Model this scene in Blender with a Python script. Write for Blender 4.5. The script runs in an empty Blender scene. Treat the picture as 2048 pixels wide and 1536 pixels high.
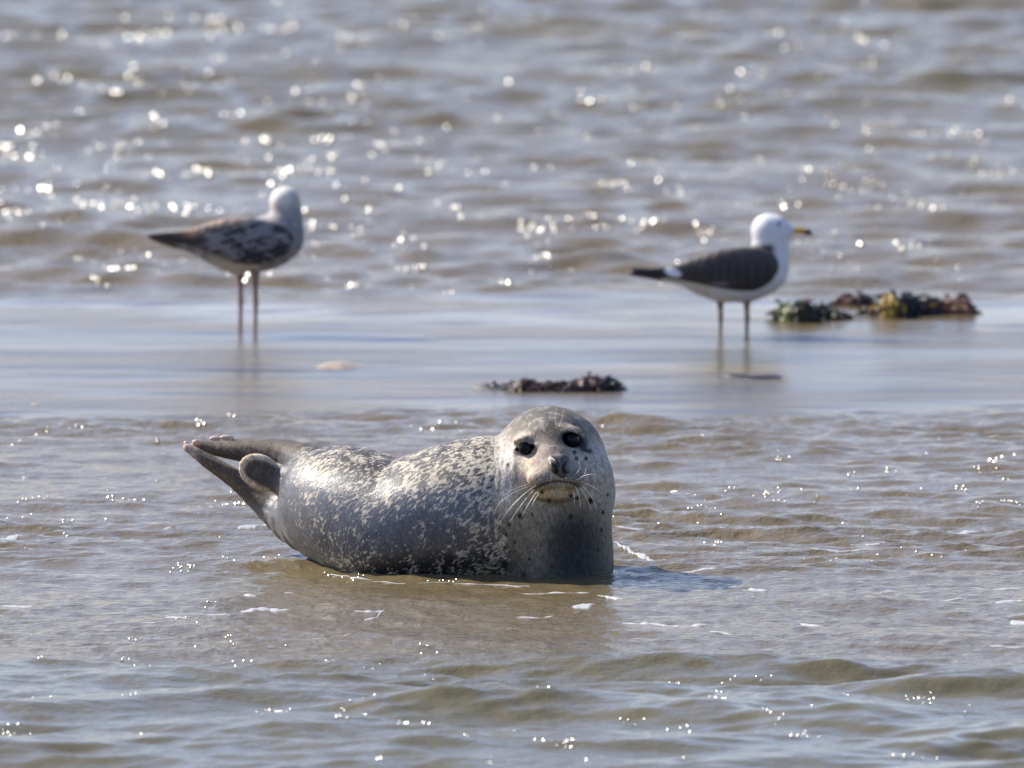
import bpy, math, random
import numpy as np
from mathutils import Vector
from mathutils.bvhtree import BVHTree

# ------------------------------------------------------------------ camera, sky, sun, exposure
sc = bpy.context.scene
COL = sc.collection
CAM_H = 3.4
PITCH = math.radians(6.01)
FPX = 400.0 / 36.0 * 2048.0          # focal length in photo pixels
camd = bpy.data.cameras.new('camera')
cam = bpy.data.objects.new('camera', camd)
COL.objects.link(cam)
cam.location = (0, 0, CAM_H)
cam.rotation_euler = (math.radians(90) - PITCH, 0, 0)
camd.lens = 400; camd.sensor_width = 36
camd.clip_start = 0.5; camd.clip_end = 6000
camd.dof.use_dof = True
camd.dof.focus_distance = 27.75
camd.dof.aperture_fstop = 5.2
sc.camera = cam

SUN_AZ, SUN_EL = math.radians(61), math.radians(41)     # to the left of the view direction
SUN = np.array([-math.sin(SUN_AZ) * math.cos(SUN_EL), math.cos(SUN_AZ) * math.cos(SUN_EL), math.sin(SUN_EL)])
world = bpy.data.worlds.new("World"); sc.world = world; world.use_nodes = True
wn = world.node_tree
sky = wn.nodes.new('ShaderNodeTexSky'); sky.sky_type = 'NISHITA'; sky.sun_disc = False
sky.sun_elevation = SUN_EL; sky.sun_rotation = -SUN_AZ
sky.dust_density = 1.2; sky.air_density = 1.0; sky.ozone_density = 1.5
wb = wn.nodes.new('ShaderNodeVectorMath'); wb.operation = 'MULTIPLY'; wb.inputs[1].default_value = (.98, .935, 1.085)   # camera white balance
wn.links.new(sky.outputs[0], wb.inputs[0]); wn.links.new(wb.outputs[0], wn.nodes['Background'].inputs[0])
wn.nodes['Background'].inputs[1].default_value = 0.138
sund = bpy.data.lights.new('sun', 'SUN'); sund.energy = 5.0; sund.angle = math.radians(0.55)
sund.color = (1.0, 0.93, 0.82)
sun = bpy.data.objects.new('sun', sund); COL.objects.link(sun)
sun.rotation_euler = Vector(SUN).to_track_quat('Z', 'Y').to_euler()
sc.view_settings.view_transform = 'Standard'; sc.view_settings.look = 'None'
sc.view_settings.gamma = 1; sc.view_settings.use_curve_mapping = False
sc.view_settings.exposure = 0.75
sc.cycles.sample_clamp_indirect = 6.0
sc.cycles.max_bounces = 5

# ------------------------------------------------------------------ photo geometry helpers
cp, sp = math.cos(PITCH), math.sin(PITCH)
def ray(px, py):
    x = (px - 1024) / FPX; y = (768 - py) / FPX
    return np.array([x, cp + y * sp, -sp + y * cp])
def P(px, py, Y):
    d = ray(px, py); return np.array([0, 0, CAM_H]) + d * (Y / d[1])
def G(px, py, z=0.0):
    d = ray(px, py); return np.array([0, 0, CAM_H]) + d * ((z - CAM_H) / d[2])
def project(V):
    x = V[:, 0]; y = V[:, 1]; z = V[:, 2] - CAM_H
    dep = y * cp - z * sp
    up = y * sp + z * cp
    return 1024 + FPX * x / dep, 768 - FPX * up / dep
def sstep(a, b, x):
    t = np.clip((x - a) / (b - a), 0, 1); return t * t * (3 - 2 * t)

# ------------------------------------------------------------------ numpy noise
def vnoise(x, y, z=None, seed=0):
    """value noise in 0..1, 2-D or 3-D"""
    z = np.zeros_like(x) if z is None else z
    xi = np.floor(x).astype(np.int64); yi = np.floor(y).astype(np.int64); zi = np.floor(z).astype(np.int64)
    fx = x - xi; fy = y - yi; fz = z - zi
    fx = fx * fx * (3 - 2 * fx); fy = fy * fy * (3 - 2 * fy); fz = fz * fz * (3 - 2 * fz)
    def h(a, b, c):
        n = (a * 374761393 + b * 668265263 + c * 2147483647 + seed * 974711) & 0xffffffff
        n = ((n ^ (n >> 13)) * 1274126177) & 0xffffffff
        n = n ^ (n >> 16)
        return (n & 0xffff) / 65535.0
    r = 0
    for dz in (0, 1):
        wz = fz if dz else 1 - fz
        for dy in (0, 1):
            wy = fy if dy else 1 - fy
            r = r + wz * wy * (h(xi, yi + dy, zi + dz) * (1 - fx) + h(xi + 1, yi + dy, zi + dz) * fx)
    return r
def fbm(x, y, z=None, seed=0, octv=3):
    r = 0; a = 0.5; t = 0
    for i in range(octv):
        r = r + a * vnoise(x * 2 ** i, y * 2 ** i, None if z is None else z * 2 ** i, seed + i * 17); t += a; a *= .5
    return r / t

# ------------------------------------------------------------------ scene object helpers
def tag(o, label=None, cat=None, group=None, kind=None):
    if label: o['label'] = label
    if cat: o['category'] = cat
    if group: o['group'] = group
    if kind: o['kind'] = kind
    return o
def empty(name, loc):
    o = bpy.data.objects.new(name, None); COL.objects.link(o); o.location = loc; o.empty_display_size = .1
    return o
def mesh_obj(name, V, F, mat, parent=None, smooth=True, origin=None, attrs=None):
    V = np.asarray(V, dtype=np.float64)
    org = np.zeros(3) if origin is None else np.asarray(origin, float)
    me = bpy.data.meshes.new(name)
    L = V - org
    if isinstance(F, np.ndarray) and F.ndim == 2:
        n, k = F.shape
        me.vertices.add(len(L)); me.vertices.foreach_set('co', L.astype(np.float32).ravel())
        me.loops.add(n * k); me.loops.foreach_set('vertex_index', F.astype(np.int32).ravel())
        me.polygons.add(n)
        me.polygons.foreach_set('loop_start', np.arange(0, n * k, k, dtype=np.int32))
        me.polygons.foreach_set('loop_total', np.full(n, k, dtype=np.int32))
        me.update(calc_edges=True); me.validate()
    else:
        me.from_pydata(L.tolist(), [], [list(map(int, f)) for f in F]); me.update()
    if smooth: me.polygons.foreach_set('use_smooth', np.ones(len(me.polygons), dtype=bool))
    for k_, a in (attrs or {}).items():
        a = np.asarray(a)
        if a.ndim == 1:
            at = me.attributes.new(k_, 'FLOAT', 'POINT'); at.data.foreach_set('value', a.astype(np.float32))
        else:
            at = me.attributes.new(k_, 'FLOAT_COLOR', 'POINT')
            c = np.ones((len(a), 4), np.float32); c[:, :3] = a; at.data.foreach_set('color', c.ravel())
    if mat: me.materials.append(mat)
    o = bpy.data.objects.new(name, me); COL.objects.link(o)
    if parent is not None:
        o.parent = parent
        o.location = tuple(org - np.array(parent.location))
    else:
        o.location = tuple(org)
    return o

# ------------------------------------------------------------------ signed distance modelling + surface nets
class Field:
    def __init__(s, lo, hi, h):
        s.lo = np.array(lo, float); s.h = h
        s.n = np.ceil((np.array(hi) - s.lo) / h).astype(int) + 1
        s.f = np.full(s.n, 1.0, np.float32)
        s.ax = [np.float32(s.lo[i]) + np.arange(s.n[i], dtype=np.float32) * np.float32(h) for i in range(3)]
    def box(s, lo, hi):
        a = np.clip(np.floor((np.array(lo) - s.lo) / s.h).astype(int), 0, s.n)
        b = np.clip(np.ceil((np.array(hi) - s.lo) / s.h).astype(int) + 1, 0, s.n)
        sl = tuple(slice(a[i], b[i]) for i in range(3))
        X, Y, Z = np.ix_(*[s.ax[i][sl[i]] for i in range(3)])
        return sl, X, Y, Z
    def add(s, d, sl, k, mode='add'):
        f = s.f[sl]
        if mode == 'sub':
            d = -d; h = np.clip(0.5 + 0.5 * (d - f) / k, 0, 1)
            s.f[sl] = f + (d - f) * h + k * h * (1 - h)
        else:
            h = np.clip(0.5 + 0.5 * (f - d) / k, 0, 1)
            s.f[sl] = f + (d - f) * h - k * h * (1 - h)
    def ell(s, c, r, k=.02, mode='add', rot=0.0, m=.05):
        """ellipsoid, rot turns it in the X-Z plane"""
        c = np.array(c, float); r = np.array(r, float); R = r.max() + m
        sl, X, Y, Z = s.box(c - R, c + R)
        x = X - c[0]; y = Y - c[1]; z = Z - c[2]
        if rot:
            ca, sa = math.cos(rot), math.sin(rot)
            x, z = x * ca + z * sa, -x * sa + z * ca
        q = np.sqrt((x / r[0]) ** 2 + (y / r[1]) ** 2 + (z / r[2]) ** 2)
        d = (q - 1) * r.min()
        g = np.sqrt((x / r[0] ** 2) ** 2 + (y / r[1] ** 2) ** 2 + (z / r[2] ** 2) ** 2) + 1e-6
        d = np.where(q > .3, q * (q - 1) / g, d)
        s.add(d.astype(np.float32), sl, k, mode)
    def chain(s, pts, k=.02, sc=(1, 1, 1), m=.06, sub=1):
        """pts (x,y,z,r) joined by tapered capsules; sc scales space about each chain (anisotropic sections)"""
        pts = np.array(pts, float)
        if sub > 1:                       # Catmull-Rom refinement
            q = []
            n = len(pts)
            for i in range(n - 1):
                p0 = pts[max(i - 1, 0)]; p1 = pts[i]; p2 = pts[i + 1]; p3 = pts[min(i + 2, n - 1)]
                for j in range(sub):
                    t = j / sub
                    q.append(.5 * (2 * p1 + (p2 - p0) * t + (2 * p0 - 5 * p1 + 4 * p2 - p3) * t * t + (3 * p1 - p0 - 3 * p2 + p3) * t ** 3))
            q.append(pts[-1]); pts = np.array(q)
        R = pts[:, 3].max() + m
        scv = np.array(sc, float)
        lo = (pts[:, :3] - (pts[:, 3:4] + m) / scv).min(0); hi = (pts[:, :3] + (pts[:, 3:4] + m) / scv).max(0)
        sl, X, Y, Z = s.box(lo, hi)
        D = None
        for a, b in zip(pts[:-1], pts[1:]):
            pa = a[:3] * scv; ba = b[:3] * scv - pa; L = (ba ** 2).sum() + 1e-9
            x = X * scv[0] - pa[0]; y = Y * scv[1] - pa[1]; z = Z * scv[2] - pa[2]
            t = np.clip((x * ba[0] + y * ba[1] + z * ba[2]) / L, 0, 1)
            d = np.sqrt((x - t * ba[0]) ** 2 + (y - t * ba[1]) ** 2 + (z - t * ba[2]) ** 2) - (a[3] + (b[3] - a[3]) * t)
            D = d if D is None else np.minimum(D, d)
        s.add((D / scv.max()).astype(np.float32), sl, k)
    def mesh(s, smooth=4):
        f = s.f; ins = f < 0
        n = f.shape
        cnt = np.zeros((n[0] - 1, n[1] - 1, n[2] - 1), np.int8)
        for dx in (0, 1):
            for dy in (0, 1):
                for dz in (0, 1):
                    cnt += ins[dx:n[0] - 1 + dx, dy:n[1] - 1 + dy, dz:n[2] - 1 + dz]
        act = (cnt > 0) & (cnt < 8)
        idx = np.full(act.shape, -1, np.int64)
        C = np.argwhere(act); idx[act] = np.arange(len(C))
        acc = np.zeros((len(C), 3)); num = np.zeros(len(C))
        cor = [(a, b, c) for a in (0, 1) for b in (0, 1) for c in (0, 1)]
        for p in cor:
            for a in range(3):
                if p[a] == 0:
                    q = list(p); q[a] = 1
                    fa = f[C[:, 0] + p[0], C[:, 1] + p[1], C[:, 2] + p[2]].astype(float)
                    fb = f[C[:, 0] + q[0], C[:, 1] + q[1], C[:, 2] + q[2]].astype(float)
                    cr = (fa < 0) != (fb < 0)
                    t = np.where(cr, fa / np.where(fa - fb == 0, 1, fa - fb), 0)
                    pt = np.tile(np.array(p, float), (len(C), 1)); pt[:, a] = t
                    acc += pt * cr[:, None]; num += cr
        V = s.lo + (C + acc / num[:, None]) * s.h
        Q = []
        for a in range(3):
            b, c = (a + 1) % 3, (a + 2) % 3
            s0 = [slice(1, n[i] - 1) for i in range(3)]; s1 = list(s0)
            s0[a] = slice(0, n[a] - 1); s1[a] = slice(1, n[a])
            i0 = ins[tuple(s0)]; i1 = ins[tuple(s1)]
            for flip, mk in ((False, i0 & ~i1), (True, ~i0 & i1)):
                E = np.argwhere(mk)
                if not len(E): continue
                E = E + np.array([0 if i == a else 1 for i in range(3)])
                def cell(db, dc):
                    e = E.copy(); e[:, b] -= db; e[:, c] -= dc
                    return idx[e[:, 0], e[:, 1], e[:, 2]]
                q = np.stack([cell(0, 0), cell(1, 0), cell(1, 1), cell(0, 1)], 1)
                Q.append(q[:, ::-1] if flip else q)
        Q = np.concatenate(Q); Q = Q[(Q >= 0).all(1)]
        V = relax(V, Q, smooth)
        return V, Q
def relax(V, Q, it, lam=.55, mu=-.57):
    E = np.concatenate([Q[:, [0, 1]], Q[:, [1, 2]], Q[:, [2, 3]], Q[:, [3, 0]]])
    E = np.concatenate([E, E[:, ::-1]])
    deg = np.bincount(E[:, 0], minlength=len(V)).astype(float)
    for i in range(it):
        for w in (lam, mu):
            m = np.stack([np.bincount(E[:, 0], V[E[:, 1], j], minlength=len(V)) for j in range(3)], 1) / np.maximum(deg, 1)[:, None]
            V = V + w * (m - V)
    return V
def normals(V, Q):
    n = np.cross(V[Q[:, 2]] - V[Q[:, 0]], V[Q[:, 3]] - V[Q[:, 1]])
    N = np.stack([np.bincount(Q.ravel(), np.repeat(n[:, j], 4), minlength=len(V)) for j in range(3)], 1)
    return N / (np.linalg.norm(N, axis=1, keepdims=True) + 1e-12)
def tube(pts, rad, seg=6):
    pts = np.array(pts, float); n = len(pts); V = []; F = []
    rad = np.broadcast_to(rad, (n,))
    for i in range(n):
        t = pts[min(i + 1, n - 1)] - pts[max(i - 1, 0)]; t /= np.linalg.norm(t) + 1e-9
        u = np.cross(t, [0.3, 1, .1]); u /= np.linalg.norm(u); v = np.cross(t, u)
        for k in range(seg):
            a = 2 * math.pi * k / seg
            V.append(pts[i] + rad[i] * (u * math.cos(a) + v * math.sin(a)))
    for i in range(n - 1):
        for k in range(seg):
            F.append((i * seg + k, i * seg + (k + 1) % seg, (i + 1) * seg + (k + 1) % seg, (i + 1) * seg + k))
    F.append(tuple(range(seg))[::-1]); F.append(tuple((n - 1) * seg + k for k in range(seg)))
    return np.array(V), F
def curve3(p, n=10):
    """quadratic Bezier through three 3-D points (control = middle)"""
    a, b, c = [np.array(q, float) for q in p]
    return [a * (1 - t) ** 2 + 2 * b * t * (1 - t) + c * t * t for t in np.linspace(0, 1, n)]
def uv_ball(c, r, nu=24, nv=14):
    c = np.array(c); r = np.broadcast_to(np.array(r, float), (3,)); V = [c + r * [0, 0, 1]]; F = []
    for j in range(1, nv):
        a = math.pi * j / nv
        for i in range(nu):
            b = 2 * math.pi * i / nu
            V.append(c + r * np.array([math.sin(a) * math.cos(b), math.sin(a) * math.sin(b), math.cos(a)]))
    V.append(c - r * [0, 0, 1])
    for i in range(nu): F.append((0, 1 + i, 1 + (i + 1) % nu))
    for j in range(nv - 2):
        for i in range(nu):
            a = 1 + j * nu; b = a + nu
            F.append((a + i, b + i, b + (i + 1) % nu, a + (i + 1) % nu))
    e = len(V) - 1; a = 1 + (nv - 2) * nu
    for i in range(nu): F.append((e, a + (i + 1) % nu, a + i))
    return np.array(V), F

# ------------------------------------------------------------------ materials
class NT:
    def __init__(s, name):
        s.m = bpy.data.materials.new(name); s.m.use_nodes = True
        s.t = s.m.node_tree; s.b = s.t.nodes['Principled BSDF']
    def n(s, ty, **kw):
        nd = s.t.nodes.new(ty)
        for k, v in kw.items():
            if k.startswith('_'): setattr(nd, k[1:], v)
            else:
                key = int(k[1:]) if k[0] == 'i' and k[1:].isdigit() else k.replace('__', ' ')
                if isinstance(v, bpy.types.NodeSocket): s.t.links.new(v, nd.inputs[key])
                else: nd.inputs[key].default_value = v
        return nd
    def link(s, a, b): s.t.links.new(a, b)
    def setb(s, **kw):
        for k, v in kw.items():
            key = k.replace('__', ' ')
            if isinstance(v, bpy.types.NodeSocket): s.t.links.new(v, s.b.inputs[key])
            else: s.b.inputs[key].default_value = v
    def attr(s, name, out='Fac'):
        a = s.n('ShaderNodeAttribute', _attribute_name=name); return a.outputs[out]
    def math(s, op, a, b=0.0, c=0.0, clamp=False):
        return s.n('ShaderNodeMath', _operation=op, _use_clamp=clamp, i0=a, i1=b, i2=c).outputs[0]
    def pos(s, scale=(1, 1, 1), rot=(0, 0, 0)):
        g = s.n('ShaderNodeNewGeometry').outputs['Position']
        return s.n('ShaderNodeMapping', Vector=g, Scale=scale, Rotation=rot).outputs[0]
    def pos_rs(s, rot, scale):
        return s.n('ShaderNodeMapping', Vector=s.pos((1, 1, 1), rot), Scale=scale).outputs[0]
    def noise(s, vec, scale, detail=3, rough=.55, out=0):
        return s.n('ShaderNodeTexNoise', Vector=vec, Scale=scale, Detail=detail, Roughness=rough).outputs[out]
    def mix(s, f, a, b):
        m = s.n('ShaderNodeMix', _data_type='RGBA')
        for i, v in ((0, f), (6, a), (7, b)):
            if isinstance(v, bpy.types.NodeSocket): s.t.links.new(v, m.inputs[i])
            else: m.inputs[i].default_value = v if i == 0 else (*v[:3], 1)
        return m.outputs[2]
    def ramp(s, x, a, b):
        return s.n('ShaderNodeMapRange', _clamp=True, _interpolation_type='SMOOTHSTEP', i0=x, i1=a, i2=b, i3=0.0, i4=1.0).outputs[0]
def simple(name, color, rough=.5, spec=.5, var=0.0, vs=40.0, bump=0.0, bs=200.0):
    t = NT(name)
    if var:
        nz = t.noise(t.pos(), vs)
        t.setb(Base__Color=t.mix(nz, tuple(c * (1 - var) for c in color), tuple(min(1, c * (1 + var)) for c in color)))
    else: t.setb(Base__Color=(*color, 1))
    t.setb(Roughness=rough, Specular__IOR__Level=spec)
    if bump:
        b = t.n('ShaderNodeBump', Strength=bump, Distance=.002, Height=t.noise(t.pos(), bs))
        t.setb(Normal=b.outputs[0])
    return t.m

def water_material(name):
    t = NT(name)
    p = t.pos()
    # turbid water: suspended sand, more in some patches
    n1 = t.noise(t.pos((.5, 1.6, 1)), 1.3, 4)
    depth = t.attr('green')
    c1 = t.mix(n1, (.098, .076, .036), (.150, .118, .062))
    c2 = t.mix(n1, (.088, .078, .040), (.120, .105, .057))
    col = t.mix(depth, c1, c2)
    film = t.attr('film')
    streak = t.noise(t.pos((.35, 2.2, 1)), 2.2, 4, .6)
    col = t.mix(t.math('MULTIPLY', film, t.ramp(streak, .35, .7)), col, (.058, .055, .055))
    t.setb(Base__Color=col, Roughness=t.math('MULTIPLY_ADD', film, t.math('MULTIPLY_ADD', streak, .16, .06), .09), IOR=1.333, Specular__IOR__Level=.5)
    rip = t.attr('ripple')
    a = t.noise(t.pos((1, 1.7, 1), (0, 0, .12)), 17, 3, .6)
    b_ = t.noise(t.pos((1, 1.5, 1), (0, 0, -.2)), 50, 3, .65)
    h = t.math('MULTIPLY_ADD', b_, .55, a)
    c_ = t.noise(t.pos((1, .34, 1)), 42, 2, .6)
    h = t.math('MULTIPLY_ADD', c_, .38, h)
    h = t.math('MULTIPLY', h, rip)
    bp = t.n('ShaderNodeBump', Strength=1.0, Distance=.0105, Height=h)
    t.setb(Normal=bp.outputs[0])
    return t.m
M_water = water_material('turbid_water')
M_sand = simple('wet_sand', (.30, .23, .15), .35, .5, .25, 60, .4, 400)
M_foam = simple("foam", (.36, .36, .36), .6, .4, .25, 160, .6, 300)

# ------------------------------------------------------------------ water surface
def wavesum(X, Y, lmin, lmax, rms, n, spread, seed, power=1.0):
    r = np.random.RandomState(seed); H = np.zeros_like(X); tot = 0
    for i in range(n):
        L = lmin * (lmax / lmin) ** ((i + r.rand()) / n)
        th = r.randn() * spread + .06
        kx, ky = math.sin(th) * 2 * math.pi / L, math.cos(th) * 2 * math.pi / L
        a = L ** power; ph = r.rand() * 6.283
        s = np.sin(kx * X + ky * Y + ph)
        H += a * (s + .22 * np.cos(2 * (kx * X + ky * Y + ph)) * -1); tot += a * a / 2
    return H * rms / math.sqrt(tot)
def Yof(py): return CAM_H * FPX / (py + 1628.0)
Y600, Y830, Y1160, Y1340 = Yof(600), Yof(828), Yof(1150), Yof(1335)
def X_(px): return (px - 1024) / 820.0
SWELLS = [(1740, 1425, .17, .12, .026, .25), (1960, 1375, .20, .13, .026, -.1), (1560, 1395, .12, .09, .012, .3), (1130, 1400, .16, .09, .012, .1), (620, 1450, .12, .09, .014, .25),
          (1380, 1420, .14, .09, .013, -.2), (130, 1410, .2, .09, .012, .05), (430, 1395, .2, .08, .012, 0), (900, 1490, .16, .09, .012, .1), (1900, 1480, .18, .10, .014, .1), (1250, 1490, .16, .08, .012, .2),
          (1720, 1205, .12, .10, .010, .1), (1560, 1225, .10, .08, .008, -.1), (1720, 1142, .10, .08, .007, 0), (150, 995, .11, .12, .011, .1), (250, 1005, .08, .09, .008, 0), (1990, 1020, .11, .12, .016, 0),
          (430, 1128, .22, .09, .010, .05), (560, 1130, .10, .09, .010, 0), (460, 1203, .07, .06, .008, 0), (1380, 985, .16, .10, .010, .1), (1500, 1010, .12, .09, .007, 0), (1300, 840, .3, .14, .004, 0), (1650, 850, .3, .14, .004, 0),
          (200, 850, .35, .14, .004, 0), (700, 850, .3, .12, .004, 0), (1300, 380, .30, .22, .020, .05), (1650, 270, .35, .28, .022, -.05), (1850, 430, .4, .2, .016, 0), (500, 355, .6, .22, .020, .02), (200, 270, .3, .25, .020, 0),
          (450, 85, .4, .4, .024, 0), (1400, 75, .45, .4, .024, 0), (830, 90, .3, .35, .022, 0), (150, 365, .3, .2, .016, 0), (1250, 455, .5, .18, .014, 0)]
def zones(X, Y):
    w = (fbm(X * .7, Y * .9, seed=5) - .5)
    Ya = Y + w * .5
    Yb = Y + (fbm(X * 1.8, Y * 1.2, seed=9) - .5) * .5 - .10 * X
    far = sstep(Y600 - .15, Y600 + .55, Y + w * .35)
    flat_ = sstep(Y830 - .12, Y830 + .18, Yb) * (1 - far)
    chop = sstep(Y1160 - .6, Y1160 + .5, Ya) * (1 - sstep(Y830 - .12, Y830 + .18, Yb))
    front = 1 - sstep(Y1340 - .25, Y1340 + .35, Ya)
    fine = np.clip(1 - far - flat_ - chop - front, 0, 1)
    return far, flat_, chop, fine, front
def height(X, Y):
    far, flat_, chop, fine, front = zones(X, Y)
    grp = fbm(X * .8, Y * .6, seed=31, octv=2)
    g = .5 + 1.1 * grp
    grp2 = fbm(X * 1.9 + Y * .4, Y * 1.5, seed=57, octv=2)
    gf = .50 + 2.0 * grp2 * grp2
    h = far * g * (wavesum(X, Y, .50, 1.5, .0122, 34, .32, 1) + wavesum(X, Y, .16, .5, .0078, 40, .5, 2))
    h = h + flat_ * (wavesum(X, Y, .35, 1.1, .0005, 10, .3, 3) + wavesum(X, Y, .08, .25, .00028, 16, .5, 13)
                     + sstep(Y600 - 1.6, Y600 + .2, Y) * (.3 + 1.6 * grp) * wavesum(X, Y, .15, .6, .0028, 24, .3, 23))
    h = h + chop * (.15 + 2.2 * grp2 * grp2 + .7 * grp) * (wavesum(X, Y, .17, .48, .0036, 28, .36, 4) + wavesum(X, Y, .05, .16, .0022, 40, .42, 5))
    h = h + fine * (wavesum(X, Y, .35, .9, .0036, 14, .35, 6) + wavesum(X, Y, .05, .15, .0015, 32, .7, 16))
    h = h + front * gf * (wavesum(X, Y, .24, .80, .0108, 36, .34, 7) + wavesum(X, Y, .06, .20, .0025, 36, .45, 8))
    # rings spreading from the seal's body
    ax_, ay_, bx_, by_ = X_(650), 28.08, X_(1106), 27.89
    tt = np.clip(((X - ax_) * (bx_ - ax_) + (Y - ay_) * (by_ - ay_)) / ((bx_ - ax_) ** 2 + (by_ - ay_) ** 2), 0, 1)
    dd = np.hypot(X - ax_ - tt * (bx_ - ax_), Y - ay_ - tt * (by_ - ay_)) - .14
    h = h + .0022 * np.sin(dd * 2 * math.pi / .055 + 2 * fbm(X * 9, Y * 9, seed=3)) * np.exp(-np.clip(dd, 0, 9) / .16) * (Y < 30)
    for (px_, py_, a, b, am, sl) in SWELLS:
        g = G(px_, py_)
        u = (X - g[0]) / a; w = (Y - g[1] - sl * (X - g[0])) / b
        h = h + am * np.exp(-u * u) * (np.exp(-w * w) - .35 * np.exp(-((w + 1.6) ** 2) * .7))
    return h
# rows follow the view, columns stay in proportion to the distance; beyond that the sheet runs on to the horizon
rows_py = np.linspace(1700, -150, 1290)
Yr = Yof(rows_py)
front_rows = -np.geomspace(1, 80, 14)[::-1] + Yr[0]
back_rows = Yr[-1] + np.geomspace(.1, 3500, 60)
YR = np.concatenate([front_rows, Yr, back_rows])
core = np.linspace(-1.22, 1.22, 560)
side = 1.22 + np.cumsum(np.geomspace(.0045, .06, 90))
side = np.concatenate([side, side[-1] + np.geomspace(.2, 1500, 24)])
U = np.concatenate([-side[::-1], core, side])
halfw = 1024 / FPX * np.clip(YR, Yr[0], 400)
XX = U[None, :] * halfw[:, None]; YY = np.repeat(YR[:, None], len(U), 1)
far_fade = 1 - sstep(50, 75, np.abs(YY)) ; side_fade = 1 - sstep(3.5, 6.0, np.abs(U))[None, :]
HH = np.zeros_like(XX)
HH = height(XX, YY) * far_fade * side_fade * (YY > 12)
far, flat_, chop, fine, front = zones(XX, YY)
rip = np.clip(far * .75 + flat_ * .20 + chop * .65 + fine * .85 + front * .30, 0, 1)
rip *= .55 + .9 * fbm(XX * 1.1, YY * .8, seed=77, octv=2)
rip *= 1 + flat_ * (3.0 * sstep(.40, .66, fbm(XX * 1.3, YY * 3.5, seed=91)) - .6)
film = flat_ * (1 - .75 * sstep(Y600 - 1.0, Y600 + .1, YY + .5 * fbm(XX * 1.5, YY * 1.5, seed=61)))
green = np.clip(front * 1.0 + far * .55 * sstep(Y600, 44, YY) + .0 * chop, 0, 1)
nr, nc = XX.shape
I = np.arange(nr * nc).reshape(nr, nc)
QW = np.stack([I[:-1, :-1].ravel(), I[:-1, 1:].ravel(), I[1:, 1:].ravel(), I[1:, :-1].ravel()], 1)
sea = mesh_obj('water', np.stack([XX.ravel(), YY.ravel(), HH.ravel()], 1), QW, M_water,
               attrs={'ripple': rip.ravel(), 'green': green.ravel(), 'film': film.ravel()})
tag(sea, 'shallow turbid tidal water with small waves', kind='structure')
def hgt(x, y):
    return float(height(np.array([float(x)]), np.array([float(y)]))[0])

# sand bed under the water and the little hump of sand that breaks the surface
sx = np.concatenate([-np.geomspace(8, 3500, 14)[::-1], np.linspace(-6, 6, 25), np.geomspace(8, 3500, 14)])
sy = np.concatenate([np.linspace(-60, 20, 5), np.linspace(22, 60, 39), np.geomspace(70, 3600, 12)])
SX, SY = np.meshgrid(sx, sy)
SZ = -.16 + .02 * fbm(SX, SY, seed=3)
I = np.arange(SX.size).reshape(SX.shape)
QS = np.stack([I[:-1, :-1].ravel(), I[:-1, 1:].ravel(), I[1:, 1:].ravel(), I[1:, :-1].ravel()], 1)
tag(mesh_obj('seabed', np.stack([SX.ravel(), SY.ravel(), SZ.ravel()], 1), QS, M_sand), kind='structure')
def sand_mound(px, py, wx, wy, hz, seed):
    c = G(px, py); V = []; nr_, nt = 16, 48
    for i in range(nr_ + 1):
        for j in range(nt):
            a = 2 * math.pi * j / nt; r = i / nr_
            rr = 1 + .14 * math.sin(2 * a + seed) + .08 * math.sin(5 * a + seed * 2)
            x = c[0] + wx * r * math.cos(a) * rr; y = c[1] + wy * r * math.sin(a) * rr
            V.append((x, y, -.02 + (hz + .02) * (1 - r * r) ** 1.2))
    V = np.array(V)
    V[:, 2] += .003 * (fbm(V[:, 0] * 40, V[:, 1] * 25, seed=seed) - .5)
    F = [(i * nt + j, (i + 1) * nt + j, (i + 1) * nt + (j + 1) % nt, i * nt + (j + 1) % nt) for i in range(nr_) for j in range(nt)]
    return mesh_obj('sandbank', V, F, M_sand)
tag(sand_mound(676, 732, .098, .16, .0125, 1), 'low brown hump of wet sand showing above the smooth water', kind='structure')
tag(sand_mound(70, 809, .03, .06, .004, 2), kind='structure')

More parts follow.
